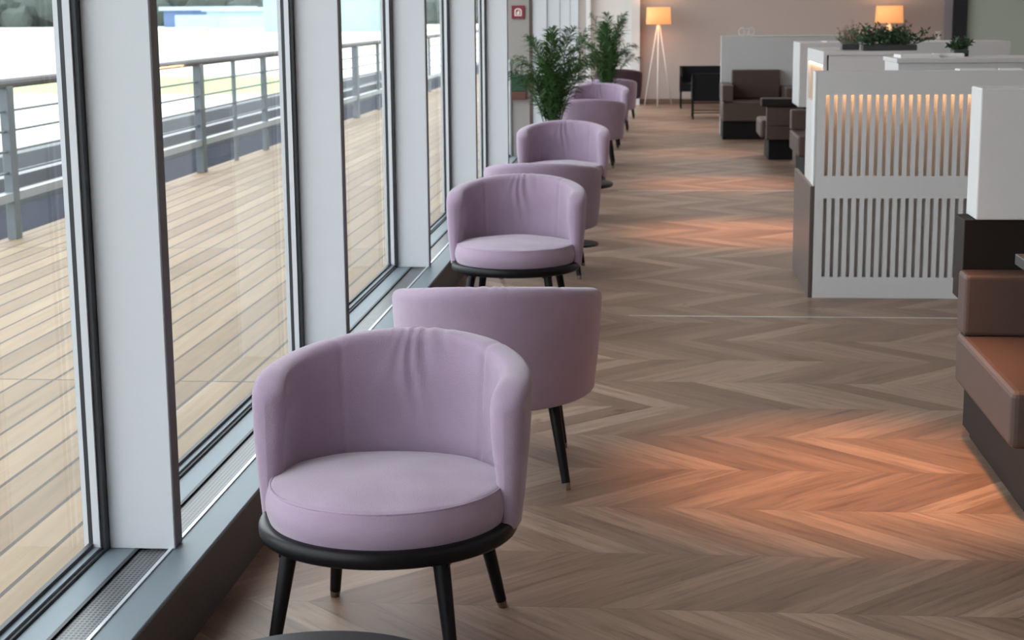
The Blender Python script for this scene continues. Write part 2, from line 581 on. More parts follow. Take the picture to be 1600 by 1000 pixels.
rt = thing('balcony_railing', 'steel railing with round handrail and thin bars along the timber deck edge', 'railing', (-4.55, 3, 0))
def R_(name, bm, m):
    return obj(name, bm, m, rt)
bm = bmesh.new()
tube(bm, (0, -9, 1.09), (0, 50, 1.09), 0.035, seg=10)
bm2 = bm
o = R_('handrail', bm, handm)
for z, rr in [(0.90, 0.006), (0.76, 0.006), (0.62, 0.006), (0.47, 0.006)]:
    bm = bmesh.new(); tube(bm, (0, -9, z), (0, 50, z), rr + 0.004, seg=6); R_('cable', bm, railm)
R_('bottom_rail', box(bmesh.new(), -0.02, 0.03, -9, 50, 0.27, 0.33), mat('rail_light', (0.30, 0.33, 0.35), 0.4))
for y, wd in [(5.6, .05), (8.4, .05), (11.15, .055), (13.6, .05), (16.0, .065), (17.35, .03), (18.7, .045), (20.1, .04), (21.5, .04), (22.9, .04), (24.5, .07), (26.5, .04), (28.5, .04), (30.5, .04), (32.5, .04), (34.5, .04), (37, .04), (40, .04), (43, .04)]:
    bm = bmesh.new(); box(bm, -wd * 0.6, wd * 0.6, y - 3 - wd, y - 3 + wd, 0.0, 1.07, 0.004, 1)
    R_('post', bm, railm)

# far airfield buildings and trees
def place_far(name, x0, x1, y, z0, z1, m, label, cat, depth=30):
    t = thing(name, label, cat, ((x0 + x1) / 2, y, z0))
    wd = (x1 - x0) / 2
    B('wall', (-wd, wd, 0, depth, 0, (z1 - z0) * 0.82), m, t)
    B('roof', (-wd - 2, wd + 2, -2, depth + 2, (z1 - z0) * 0.82, z1 - z0), hangarl, t)
    B('hangar_door', (-wd * 0.7, wd * 0.7, -0.5, 0.05, 0, (z1 - z0) * 0.6), hangarl, t)
    return t
place_far('hangar', -268, -226, 880, -5, 6.0, hangarm, 'low dark blue hangar far across the airfield, seen through the second window', 'building')
place_far('hangar', -222, -180, 800, -5, 5.0, hangarl, 'pale hangar far across the airfield beside the dark blue one', 'building')
place_far('terminal_building', -150, -98, 620, -5, 14.0, hangarl, 'long pale blue building far behind the grass, seen through the third window', 'building')
bm = bmesh.new()
rnd = random.Random(3)
def blob(bm, c, r):
    res = bmesh.ops.create_icosphere(bm, subdivisions=2, radius=1)
    for v in res['verts']:
        n_ = noise.noise(v.co * 2.3 + Vector(c) * 0.1)
        v.co = Vector(c) + Vector((v.co.x * r, v.co.y * r, v.co.z * r * 0.9)) * (1 + 0.35 * n_)
for i in range(90):
    x = -430 + i * 4.6 + rnd.uniform(-3, 3)
    y = 980 + rnd.uniform(-15, 40)
    blob(bm, (x, y, 2 + rnd.uniform(-4, 8)), rnd.uniform(8, 14))
tag(obj('distant_trees', bm, treem, smooth=False), 'belt of dark green trees along the far side of the airfield', 'trees', kind='stuff')

# ------------------------------------------------------------------ lilac chairs
def ztop(a):
    s = max(0.0, math.sin(a))
    return 0.666 + 0.062 * s ** 1.3

def make_chair():
    t = thing('tub_chair', '', 'chair', (0, 0, 0), 0, 'lilac tub chairs along the window wall')
    # backrest shell
    A0, A1 = math.radians(-7), math.radians(187)
    NA, NP = 150, 56
    bm = bmesh.new()
    rings = []
    for ia in range(NA + 1):
        f = ia / NA
        # cluster near the ends
        ff = 0.5 - 0.5 * math.cos(PI * f)
        ff = 0.35 * ff + 0.65 * f
        a = A0 + (A1 - A0) * ff
        d_end = min(a - A0, A1 - a) * 0.33
        re = 0.05
        sh = 1.0 if d_end >= re else math.sqrt(max(0.0, 1 - (1 - d_end / re) ** 2))
        sh = max(sh, 0.02)
        re2 = 0.11
        drop = 0.0 if d_end >= re2 else 0.07 * (1 - math.sqrt(max(0.0, 1 - (1 - d_end / re2) ** 2)))
        zt = ztop(a) - drop
        sA = max(0.0, math.sin(a))
        th_t = (0.088 - 0.014 * sA)     # thickness at the top
        th_b = 0.045
        zb = 0.286 + 0.018 * (1 - sA)
        h = zt - zb
        pts = []
        def ro(z):
            q = (z - zb) / h
            return 0.329 + 0.019 * math.sin(min(1, q * 1.15) * PI * 0.5) + 0.055 * sA * q
        def th(z):
            q = (z - zb) / h
            return th_b + (th_t - th_b) * min(1, q * 1.35) ** 0.9
        nv = 18
        # outer, upwards
        rtop = 0.036
        for i in range(nv):
            z = zb + 0.012 + (zt - rtop - zb - 0.012) * i / (nv - 1)
            pts.append((ro(z), z, 0))
        # top roll
        zc = zt - rtop
        Ro, Ri = ro(zc), ro(zc) - th(zc)
        nr = 12
        for i in range(1, nr):
            b = PI * i / nr
            mid, hw = (Ro + Ri) / 2, (Ro - Ri) / 2
            cx = math.copysign(abs(math.cos(b)) ** 0.75, math.cos(b))
            pts.append((mid + hw * cx, zc + rtop * math.sin(b) ** 0.75, 1))
        for i in range(nv):
            z = zc - (zc - zb - 0.012) * i / (nv - 1)
            pts.append((ro(z) - th(z), z, 2))
        for i in range(1, 5):
            b = PI * i / 5
            z = zb + 0.012
            Ro2, Ri2 = ro(z), ro(z) - th(z)
            mid, hw = (Ro2 + Ri2) / 2, (Ro2 - Ri2) / 2
            pts.append((mid - hw * math.cos(b), z - 0.012 * math.sin(b), 3))
        ring = []
        rm = ro(zc) - th(zc) * 0.5
        for (r, z, part) in pts:
            r2 = rm + (r - rm) * sh
            # seams and creases
            disp = 0.0
            if part in (1, 2):
                deg = math.degrees(a)
                for sd in (52, 128):
                    disp += 0.0045 * math.exp(-((deg - sd) / 1.3) ** 2)
                q = (z - zb) / h
                if q > 0.35:
                    env = math.exp(-((deg - 90) / 13) ** 2) * math.exp(-((q - 0.80) / 0.26) ** 2)
                    disp += 0.0065 * env * math.sin((deg - 90) * 0.42 / max(0.35, 1.35 - q) + 1.0 + 7 * noise.noise(Vector((deg * .05, q * 3, 1))))
                    for ce in (8, 172):
                        env = math.exp(-((deg - ce) / 9) ** 2) * math.exp(-((q - 0.84) / 0.12) ** 2)
                        disp += 0.005 * env * math.sin(q * 95 + deg * 0.12)
                disp += 0.002 * noise.noise(Vector((deg * 0.06, z * 9, 0)))
            if part == 2:
                r2 += disp
            elif part == 1:
                z -= disp * 0.6
                r2 += disp * 0.3
            else:
                r2 += 0.0012 * noise.noise(Vector((a * 4, z * 7, 5)))
            ring.append(bm.verts.new((r2 * math.cos(a), r2 * math.sin(a), z)))
        rings.append(ring)
    n = len(rings[0])
    for i in range(len(rings) - 1):
        for j in range(n):
            k = (j + 1) % n
            bm.faces.new((rings[i][j], rings[i][k], rings[i + 1][k], rings[i + 1][j]))
    bm.faces.new(rings[0]); bm.faces.new(rings[-1][::-1])
    obj('backrest', bm, velvet, t, smooth=True)
    # seat ring
    bm = bmesh.new()
    prof = []
    for i in range(20):
        b = 2 * PI * i / 20
        cx, cz = math.cos(b), math.sin(b)
        cx = math.copysign(abs(cx) ** 0.7, cx); cz = math.copysign(abs(cz) ** 0.7, cz)
        prof.append((0.296 + 0.026 * cx, 0.307 + 0.022 * cz))
    lathe(bm, prof, 96, closed=True)
    lathe(bm, [(0, 0.297), (0.285, 0.297), (0.285, 0.316), (0, 0.316)], 48)
    obj('seat_frame', bm, blackwood, t, smooth=True)
    # cushion
    bm = bmesh.new()
    prof = [(0, 0.318), (0.287, 0.318), (0.293, 0.325)]
    for i in range(1, 12):
        q = i / 12
        prof.append((0.293 + 0.010 * math.sin(PI * q), 0.325 + 0.085 * q))
    prof += [(0.293, 0.4115), (0.287, 0.417)]
    for i in range(1, 24):
        q = i / 24
        r = 0.287 * (1 - q)
        prof.append((r, 0.417 + 0.030 * (1 - (r / 0.287) ** 2.2)))
    prof.append((0, 0.447))
    lathe(bm, prof, 96)
    for v in bm.verts:
        a = math.atan2(v.co.y, v.co.x)
        if v.co.z > 0.40:
            v.co.z += 0.004 * noise.noise(Vector((v.co.x * 9, v.co.y * 9, 0)))
        k_ = 1 - 0.11 * max(0.0, math.sin(a)) ** 1.5 - 0.05 * (1 - abs(math.sin(a))) * (1 if math.sin(a) > -0.2 else 0) * 0.0
        v.co.x *= k_ ** 0.5
        v.co.y *= k_
    cu = obj('seat_cushion', bm, velvet, t, smooth=True)
    bm = bmesh.new()
    lathe(bm, [(0.2905 + 0.0028 * math.cos(b * PI / 4), 0.4135 + 0.0028 * math.sin(b * PI / 4)) for b in range(8)], 96, closed=True)
    for v in bm.verts:
        a = math.atan2(v.co.y, v.co.x)
        k_ = 1 - 0.11 * max(0.0, math.sin(a)) ** 1.5
        v.co.x *= k_ ** 0.5
        v.co.y *= k_
    obj('piping', bm, velvet, cu, smooth=True)
    for (tx, ty, bx, by) in [(-.185, -.215, -.228, -.268), (.185, -.215, .228, -.268), (-.185, .185, -.232, .262), (.185, .185, .232, .262)]:
        bm = bmesh.new()
        tp, bt = Vector((tx, ty, 0.298)), Vector((bx, by, 0.0))
        mid = tp.lerp(bt, 0.93)
        tube(bm, tp, mid, 0.021, 0.0145, 16)
        box(bm, tx - 0.024, tx + 0.024, ty - 0.018, ty + 0.018, 0.276, 0.30, 0.004, 2)
        lg = obj('leg', bm, blackwood, t, smooth=True)
        sharp(lg)
        bm = bmesh.new()
        tube(bm, mid, bt + Vector((0, 0, 0)), 0.0148, 0.0125, 16)
        for v in bm.verts:
            if v.co.z < 0.006:
                v.co.z = 0.0
        fc = obj('foot_cap', bm, footmetal, lg, smooth=True)
        sharp(fc)
    return t

R0 = make_chair()
chairs = [
    ((-0.662, 3.86), -0.11, 'large lilac velvet tub chair nearest the camera, facing it, its whole seat in view'),
    ((-0.542, 5.43), PI + 0.07, 'lilac tub chair directly behind the nearest one, turned away so its back shows'),
    ((-0.710, 8.06), -0.05, 'lilac tub chair facing the camera, second such from the front, black ring showing'),
    ((-0.690, 9.75), PI, 'lilac tub chair turned away, half hidden behind the second chair that faces the camera'),
    ((-0.720, 12.30), 0.0, 'lilac tub chair facing the camera just in front of the nearer palm'),
    ((-0.690, 16.70), PI, 'lilac tub chair with dusky back to the camera, right behind the nearer palm'),
    ((-0.690, 18.95), 0.0, 'lilac tub chair facing the camera in front of the farther palm'),
    ((-0.640, 21.70), PI, 'lilac tub chair turned away, just behind the farther palm'),
]
for i, ((x, y), rz, lb) in enumerate(chairs):
    if i == 0:
        R0.location = (x, y, 0); R0.rotation_euler = (0, 0, rz); R0['label'] = lb
    else:
        c_ = dup(R0, (x, y, 0), rz, lb)
        if rz > 3:
            # these have a slightly lower back
            for ch in c_.children:
                if ch.name.startswith('backrest'):
                    ch.scale.z = 0.955
# last chair of the row is dark
dk = dup(R0, (-0.60, 24.3, 0), PI, 'dark aubergine tub chair, last of the row before the white floor lamp')
del dk['group']
dkm = mat('aubergine_fabric', (0.05, 0.02, 0.035), 0.8)
for ch in dk.children:
    if ch.name.startswith(('backrest', 'seat_cushion')):
        ch.data = ch.data.copy(); ch.data.materials[0] = dkm
        for g in ch.children:
            g.data = g.data.copy(); g.data.materials[0] = dkm

# ------------------------------------------------------------------ small round tables
def make_table():
    t = thing('side_table', '', 'table', (0, 0, 0), 0, 'small round dark side tables')
    bm = bmesh.new()
    lathe(bm, [(0, 0.395), (0.262, 0.395), (0.27, 0.401), (0.272, 0.410), (0.27, 0.418), (0.264, 0.421), (0, 0.421)], 72)
    sharp(obj('tabletop', bm, tabletop_m, t, smooth=True))
    bm = bmesh.new(); tube(bm, (0, 0, 0.012), (0, 0, 0.396), 0.02, seg=20)
    sharp(obj('pole', bm, blackwood, t, smooth=True))
    bm = bmesh.new(); lathe(bm, [(0, 0), (0.17, 0), (0.175, 0.006), (0.17, 0.012), (0.03, 0.018), (0, 0.018)], 48)
    sharp(obj('base', bm, blackwood, t, smooth=True))
    return t
T0 = make_table()
T0.location = (-0.575, 2.575, 0)
T0['label'] = 'round dark table cut by the bottom edge, in front of the nearest lilac chair'
dup(T0, (-0.575, 10.95, 0), 0, 'round dark side table peeking out beside the fourth lilac chair')

# ------------------------------------------------------------------ palms
def make_palm(name, label, loc, height, spread, seed, nfr=20, group=None):
    rn = random.Random(seed)
    t = thing(name, label, 'plant', loc, 0, group)
    bm = bmesh.new()
    lathe(bm, [(0, 0), (0.13, 0), (0.155, 0.02), (0.185, 0.34), (0.19, 0.36), (0.175, 0.36), (0.165, 0.33), (0, 0.33)], 36)
    sharp(obj('pot', bm, pot_m, t, smooth=True))
    bm = bmesh.new()
    lathe(bm, [(0, 0.325), (0.166, 0.325), (0.166, 0.337), (0.08, 0.345), (0, 0.347)], 24)
    obj('soil', bm, soil_m, t, smooth=True)
    for k in range(nfr):
        az = 2 * PI * k / nfr * 2.618 + rn.uniform(-.3, .3)
        inner = (k % 3 == 0)
        L = (height - 0.3) * (rn.uniform(0.92, 1.12) if inner else rn.uniform(0.75, 1.1))
        lean = spread * (rn.uniform(0.3, 0.7) if inner else rn.uniform(0.65, 1.05))
        d = Vector((math.cos(az), math.sin(az), 0))
        side = Vector((-math.sin(az), math.cos(az), 0))
        base = Vector((rn.uniform(-.05, .05), rn.uniform(-.05, .05), 0.33))
        zt_ = (height - 0.33) * (rn.uniform(0.88, 1.0) if inner else rn.uniform(0.55, 0.92))
        def pos(s):
            # rises steeply then arches over
            return base + d * (lean * s ** 1.7) + Vector((0, 0, zt_ * (1.25 * s - 0.32 * s ** 3.0 - (0.0 if inner else 0.12) * s ** 6)))
        bm = bmesh.new()
        ns = 14
        pr = pos(0)
        for i in range(1, ns + 1):
            p = pos(i / ns)
            tube(bm, pr, p, 0.006 * (1 - 0.8 * (i - 1) / ns), 0.006 * (1 - 0.8 * i / ns), 5, cap=False)
            pr = p
        # leaflets
        nl = 40
        for i in range(nl):
            s = 0.28 + 0.72 * (i + 0.5) / nl
            p = pos(s)
            tg = (pos(min(1, s + 0.02)) - pos(s - 0.02)).normalized()
            up = side.cross(tg).normalized()
            if up.z < 0:
                up = -up
            ll = 0.20 * math.sin(PI * (0.15 + 0.80 * (s - 0.28) / 0.72)) ** 0.7 * rn.uniform(0.85, 1.1)
            for sg in (-1, 1):
                dirv = (tg * rn.uniform(0.55, 1.0) + side * sg * rn.uniform(0.45, 0.85) + up * rn.uniform(-0.45, 0.5)).normalized()
                wv = dirv.cross(up).normalized() * 0.0052
                a_ = p
                m1 = p + dirv * ll * 0.45 + up * 0.008
                e_ = p + dirv * ll + Vector((0, 0, -ll * rn.uniform(0.15, 0.5)))
                v = [bm.verts.new(a_ - wv * .4), bm.verts.new(a_ + wv * .4), bm.verts.new(m1 + wv), bm.verts.new(m1 - wv), bm.verts.new(e_)]
                bm.faces.new((v[0], v[1], v[2], v[3]))
                bm.faces.new((v[3], v[2], v[4]))
        obj('frond', bm, leaf_m, t)
    return t
make_palm('areca_palm', 'nearer and larger areca palm, rising behind the third chair that faces the camera', (-0.93, 14.35, 0), 1.50, 0.46, 5, 30)
make_palm('areca_palm', 'smaller-looking farther areca palm standing past the nearer one in the row of chairs', (-0.64, 20.3, 0), 1.62, 0.42, 12, 28)

# ------------------------------------------------------------------ fire and exit signs on the stub wall
t = thing('fire_sign', 'small square red sign with a white emblem on the grey wall end', 'sign', (-1.335, 15.66, 1.55))
B('panel', (-0.062, 0.062, -0.012, 0, -0.062, 0.062), red_m, t)
bm = bmesh.new()
# white arch and flame mark
N_ = 14
outer = [(0.034 * math.cos(PI * i / N_), 0.012 + 0.024 * math.sin(PI * i / N_)) for i in range(N_ + 1)] + [(-0.034, -0.036), (0.034, -0.036)]
inner = [(0.023 * math.cos(PI * i / N_), 0.010 + 0.015 * math.sin(PI * i / N_)) for i in range(N_ + 1)] + [(-0.023, -0.026), (0.023, -0.026)]
vo = [bm.verts.new((x, -0.0135, z)) for x, z in outer]
vi = [bm.verts.new((x, -0.0135, z)) for x, z in inner]
n = len(vo)
for i in range(n):
    j = (i + 1) % n
    bm.faces.new((vo[i], vo[j], vi[j], vi[i]))
fl = [(-0.012, -0.022), (-0.016, -0.008), (-0.006, 0.004), (0.004, 0.016), (0.014, 0.012), (0.010, 0.0), (0.016, -0.010), (0.008, -0.022)]
bm.faces.new([bm.verts.new((x, -0.0135, z)) for x, z in fl])
obj('emblem', bm, signwhite, t)
t = thing('green_box', 'small dark green box with a red-brown lower part on the grey wall end', 'box', (-1.333, 15.66, 0.83))
B('upper_panel', (-0.07, 0.07, -0.05, 0, -0.02, 0.13), green_m, t, bev=0.003)
B('lower_panel', (-0.07, 0.07, -0.045, 0, -0.10, -0.022), redbrown, t, bev=0.003)
bm = bmesh.new(); tube(bm, (0, 0, 0), (0, 0, 0.92), 0.014, seg=12)
o = obj('standpipe', bm, mat('pipe_grey', (0.40, 0.42, 0.45), 0.4)); o.location = (-1.418, 15.64, 0.19)
tag(o, 'thin grey vertical pipe beside the green box on the wall end', 'pipe')

# ------------------------------------------------------------------ booths
def upholstery(name, label, loc, parts, cat='bench', group=None):
    t = thing(name, label, cat, loc, 0, group)
    for (nm, dims, m, bev) in parts:
        o = B(nm, (dims[0] - loc[0], dims[1] - loc[0], dims[2] - loc[1], dims[3] - loc[1], dims[4] - loc[2], dims[5] - loc[2]), m, t, bev=bev, seg=3)
    return t

# near booth, right edge of the photo
upholstery('booth_bench', 'brown leather booth bench at the right edge, nearest the camera', (1.6, 5.4, 0), [
    ('plinth', (1.145, 3.2, 5.02, 5.94, 0.0, 0.215), darkleather, 0.004),
    ('seat', (1.080, 3.2, 4.965, 5.93, 0.215, 0.400), leather, 0.022),
    ('backrest', (1.085, 3.2, 5.82, 5.965, 0.400, 0.622), leather, 0.016)])
t = thing('partition_screen', 'tall white screen on a dark brown base behind the nearest brown bench', 'partition', (2.2, 6.03, 0))
B('base_panel', (1.100 - 2.2, 3.4 - 2.2, 5.968 - 6.03, 6.15 - 6.03, 0.50, 0.800), darkleather, t, bev=0.004)
B('foot_panel', (1.155 - 2.2, 3.4 - 2.2, 5.968 - 6.03, 6.13 - 6.03, 0.0, 0.499), darkleather, t)
B('upper_panel', (1.136 - 2.2, 3.4 - 2.2, 5.95 - 6.03, 6.14 - 6.03, 0.802, 1.272), whitelam, t, bev=0.006)
t = thing('booth_table', 'dark grey table corner at the right edge above the nearest bench', 'table', (1.75, 5.35, 0))
B('tabletop', (-0.53, 0.6, -0.32, 0.32, 0.685, 0.722), slate_m, t, bev=0.003)
B('pole', (-0.03, 0.03, -0.03, 0.03, 0.41, 0.685), blackwood, t)
B('base', (-0.2, 0.2, -0.2, 0.2, 0.401, 0.412), blackwood, t)

# lattice partition
LX0, LX1, LY = 0.842, 1.945, 8.91
t = thing('lattice_partition', 'white partition with two rows of vertical slots, warm light glowing behind the upper row', 'partition', (LX0, LY, 0))
bm = bmesh.new()
zs = [0.0, 0.115, 0.546, 0.667, 1.100, 1.225]
gap0, pitch, gw = 0.8990 - LX0, 0.04370, 0.0195
nslot = 22
def fb(x0, x1, z0, z1):
    box(bm, x0, x1, 0, 0.018, z0, z1)
Wd = LX1 - LX0
fb(0, Wd, zs[0], zs[1]); fb(0, Wd, zs[2], zs[3]); fb(0, Wd, zs[4], zs[5])
for (z0, z1) in ((zs[1], zs[2]), (zs[3], zs[4])):
    px_ = 0.0
    for k_ in range(nslot):
        c_ = gap0 + pitch * k_
        fb(px_, c_ - gw / 2, z0, z1)
        px_ = c_ + gw / 2
    fb(px_, Wd, z0, z1)
obj('slotted_panel', bm, whitelam, t)
B('end_cap', (-0.012, -0.0005, 0.0, 0.13, 0.612, 1.225), whitelam, t, bev=0.002)
B('backing', (0.0, Wd, 0.085, 0.13, 0.6125, 1.2045), mat('backing_grey', (0.62, 0.60, 0.58), 0.7), t)
B('backing', (0.0, Wd, 0.050, 0.13, 0.0, 0.6115), mat('backing_grey', (0.62, 0.60, 0.58), 0.7), t)
B('cap', (0.0, Wd, 0.0185, 0.13, 1.205, 1.225), whitelam, t)
strip_m = bpy.data.materials.new('warm_led'); strip_m.use_nodes = True
_p = strip_m.node_tree.nodes['Principled BSDF']
_p.inputs['Emission Color'].default_value = (1.0, 0.55, 0.27, 1); _p.inputs['Emission Strength'].default_value = 22.0
B('light_strip', (0.01, Wd - 0.01, 0.045, 0.060, 1.192, 1.2045), strip_m, t)
upholstery('booth_bench', 'dark brown booth bench backing onto the slotted partition, smooth end panel facing the aisle', (1.4, 9.5, 0), [
    ('end_panel', (0.818, 0.838, 8.912, 9.97, 0.0, 0.610), brownpanel, 0.002),
    ('seat', (0.842, 1.93, 9.10, 9.93, 0.22, 0.40), leather, 0.02),
    ('plinth', (0.86, 1.93, 9.06, 9.88, 0.0, 0.22), blackplinth, 0.0),
    ('backrest', (0.842, 1.93, 9.045, 9.18, 0.40, 0.606), leather, 0.014)])
# white cabinets between the booths
def cabinet(name, label, x0, x1, y0, y1, z1, loc=None, lit=False):
    t = thing(name, label, 'cabinet', ((x0 + x1) / 2, (y0 + y1) / 2, 0))
    hx, hy = (x1 - x0) / 2, (y1 - y0) / 2
    B('body', (-hx, hx, -hy, hy, 0, z1 - 0.03), whitelam, t, bev=0.003)
    B('worktop', (-hx - 0.012, hx + 0.012, -hy - 0.012, hy + 0.012, z1 - 0.03, z1), whitelam, t, bev=0.004)
    return t
cabinet('white_cabinet', 'long white cabinet with bright left end behind the slotted partition, topped by trays', 1.545, 3.3, 10.9, 11.55, 1.232)
c2 = cabinet('white_cabinet', 'white cabinet with an open warm-lit side niche, left of the long one and farther back', 1.31, 1.845, 13.0, 14.4, 1.228)
tan_m = mat('tan_niche', (0.50, 0.38, 0.28), 0.7)
X0 = 1.27 - c2.location.x
for d_ in ((-0.70, 0.70, 0.0, 0.80), (-0.70, 0.70, 1.12, 1.228), (-0.70, -0.60, 0.8005, 1.1195), (0.60, 0.70, 0.8005, 1.1195)):
    B('side_frame', (X0, X0 + 0.027, *d_), whitelam, c2)
B('niche_back', (X0 + 0.022, X0 + 0.0275, -0.6, 0.6, 0.8005, 1.1195), tan_m, c2)
B('light_strip', (X0 + 0.008, X0 + 0.018, -0.58, 0.58, 1.108, 1.1195), strip_m, c2)
t = thing('partition_screen', 'white screen with bright narrow end between two back-to-back brown benches', 'partition', (2.4, 16.85, 0))
B('base_panel', (1.42 - 2.4, 1.0, -0.35, 0.35, 0.0, 0.60), darkleather, t, bev=0.003)
B('upper_panel', (1.375 - 2.4, 1.0, -0.40, 0.40, 0.602, 1.23), whitelam, t, bev=0.004)
# bench C faces the camera, bench B faces away
upholstery('booth_bench', 'brown bench end glimpsed left of the slotted partition, facing the camera', (1.9, 15.9, 0), [
    ('plinth', (1.36, 3.0, 15.46, 16.44, 0.0, 0.20), blackplinth, 0.0),
    ('seat', (1.29, 3.0, 15.4, 16.42, 0.20, 0.39), leather, 0.02),
    ('backrest', (1.29, 3.0, 16.26, 16.44, 0.39, 0.585), leather, 0.015)])
upholstery('booth_armchair', 'brown leather armchair with flat dark top rail, just before the high-backed one', (1.33, 17.8, 0), [
    ('plinth', (1.150, 1.40, 17.36, 18.10, 0.0, 0.21), blackplinth, 0.0),
    ('seat', (1.070, 1.41, 17.55, 18.30, 0.21, 0.40), leather, 0.03),
    ('back_panel', (1.120, 1.41, 17.31, 17.42, 0.215, 0.352), leather, 0.006),
    ('back_panel', (1.120, 1.41, 17.31, 17.42, 0.358, 0.555), leather, 0.006),
    ('top_rail', (1.065, 1.50, 17.28, 17.60, 0.558, 0.640), darkleather, 0.012)], cat='armchair')
# sofa A
upholstery('booth_armchair', 'brown leather armchair with high back and square arm against the far white screen', (1.2, 20.5, 0), [
    ('plinth', (0.775, 1.72, 20.13, 20.95, 0.0, 0.215), blackplinth, 0.0),
    ('seat', (0.765, 1.72, 20.08, 20.95, 0.22, 0.455), leather, 0.02),
    ('arm', (0.760, 0.895, 20.05, 20.95, 0.458, 0.66), leather, 0.014),
    ('backrest', (0.905, 1.50, 20.78, 20.96, 0.458, 0.815), leather, 0.016),
    ('arm', (1.52, 1.70, 20.05, 20.95, 0.458, 0.62), leather, 0.014)], cat='armchair')
t = thing('partition_screen', 'far white screen behind the high-backed brown armchair, topped by a small heart ornament', 'partition', (2.0, 21.03, 0))
B('panel', (0.772 - 2.0, 1.2, -0.06, 0.06, 0.0, 1.218), whitelam, t, bev=0.003)
B('cap', (0.770 - 2.0, 1.2, -0.065, 0.065, 1.2185, 1.232), whitelam, t, bev=0.002)
# ornament
t = thing('heart_ornament', 'small white open ornament of paired rings standing on the far white screen', 'ornament', (1.09, 21.03, 1.232))
def torus(bm, c, R, r, sx=1.0, seg=28, sg2=8):
    rings = []
    for i in range(seg):
        a = 2 * PI * i / seg
        ring = []
        for j in range(sg2):
            b = 2 * PI * j / sg2
            ring.append(bm.verts.new((c[0] + (R + r * math.cos(b)) * math.cos(a) * sx, c[1] + r * math.sin(b), c[2] + (R + r * math.cos(b)) * math.sin(a))))
        rings.append(ring)
    for i in range(seg):
        for j in range(sg2):
            bm.faces.new((rings[i][j], rings[i][(j + 1) % sg2], rings[(i + 1) % seg][(j + 1) % sg2], rings[(i + 1) % seg][j]))
for dx, rr in ((-0.062, 0.045), (0.0, 0.036), (0.062, 0.045)):
    bm = bmesh.new(); torus(bm, (dx, 0, rr + 0.007), rr, 0.007, 0.8)
    obj('ring', bm, whitelam, t, smooth=True)
B('foot', (-0.09, 0.09, -0.015, 0.015, 0.0, 0.005), whitelam, t)

# ------------------------------------------------------------------ black armchairs by the back wall
def black_chair(label, loc, rz):
    t = thing('black_armchair', label, 'armchair', loc, rz, 'black box armchairs near the back wall')
    # local: faces -Y, back at +Y
    w_, d_ = 0.37, 0.33
    B('backrest', (-w_, w_, d_ - 0.04, d_, 0.26, 0.66), blackfab, t, bev=0.008)
    for s in (-1, 1):
        bm = bmesh.new()
        x0, x1 = (s * w_ - 0.02, s * w_ + 0.02)
        # arm panel, top sloping down to the front
        pts = [(-d_, 0.26), (d_, 0.26), (d_, 0.66), (d_ - 0.05, 0.66), (-d_, 0.52)]
        va = [bm.verts.new((x0, y, z)) for y, z in pts]
        vb = [bm.verts.new((x1, y, z)) for y, z in pts]
        bm.faces.new(va[::-1]); bm.faces.new(vb)
        for i in range(5):
            j = (i + 1) % 5
            bm.faces.new((va[i], va[j], vb[j], vb[i]))
        obj('arm', bm, blackfab, t)
    B('seat', (-w_ + 0.021, w_ - 0.021, -d_ + 0.01, d_ - 0.041, 0.27, 0.40), blackfab, t, bev=0.015)
    for sx in (-1, 1):
        for sy in (-1, 1):
            bm = bmesh.new(); box(bm, sx * w_ - 0.012, sx * w_ + 0.012, sy * (d_ - 0.012) - 0.012, sy * (d_ - 0.012) + 0.012, 0.0, 0.262)
            obj('leg', bm, blackwood, t)
    for sy in (-1, 1):
        bm = bmesh.new(); box(bm, -w_ + 0.012, w_ - 0.012, sy * (d_ - 0.012) - 0.007, sy * (d_ - 0.012) + 0.007, 0.085, 0.10)
        obj('stretcher', bm, blackwood, t)
    return t
black_chair('nearer black box armchair with thin legs, its back to the camera', (0.86, 24.25, 0), PI)
black_chair('black box armchair with thin legs facing the camera against the back wall', (0.72, 26.9, 0), 0)

# ------------------------------------------------------------------ floor lamps
def floor_lamp(label, loc, shade_w, shade_z, power):
    t = thing('floor_lamp', label, 'lamp', loc, 0, 'tripod floor lamps by the back wall')
    z0, z1 = shade_z
    bm = bmesh.new()
    sg = 40
    lathe(bm, [(shade_w, z0), (shade_w * 0.94, z1), (shade_w * 0.94 - 0.004, z1), (shade_w - 0.004, z0)], sg, closed=True)
    obj('lamp_shade', bm, shade_m, t, smooth=True)
    for k in range(3):
        a = 2 * PI * k / 3 + 0.5
        bm = bmesh.new()
        tube(bm, (0.02 * math.cos(a), 0.02 * math.sin(a), z0 - 0.02), (0.26 * math.cos(a), 0.26 * math.sin(a), 0.0), 0.012, 0.010, 8)
        obj('leg', bm, tripod_m, t, smooth=True)
    bm = bmesh.new(); tube(bm, (0, 0, z0 - 0.06), (0, 0, z0 + 0.06), 0.02, seg=12)
    hd = obj('lamp_holder', bm, tripod_m, t, smooth=True)
    bm = bmesh.new(); bmesh.ops.create_uvsphere(bm, u_segments=16, v_segments=10, radius=0.03)
    for v in bm.verts:
        v.co.z += z0 + 0.09
    bulb = bpy.data.materials.new('bulb'); bulb.use_nodes = True
    q = bulb.node_tree.nodes['Principled BSDF']
    q.inputs['Emission Color'].default_value = (1, 0.7, 0.4, 1); q.inputs['Emission Strength'].default_value = 20
    obj('bulb', bm, bulb, t, smooth=True)
    for dz in (0.0, 0.16):
        d = bpy.data.lights.new('lamp_light', 'POINT'); d.energy = power; d.color = (1.0, 0.55, 0.28); d.shadow_soft_size = 0.04
        lo = bpy.data.objects.new('lamp_light', d); lo.location = (0, 0, z0 + 0.09 + dz); lo.parent = t; col.objects.link(lo)
    return t
floor_lamp('white tripod floor lamp with glowing orange drum shade, left of the black armchairs', (-0.02, 27.45, 0), 0.205, (1.335, 1.61), 5)
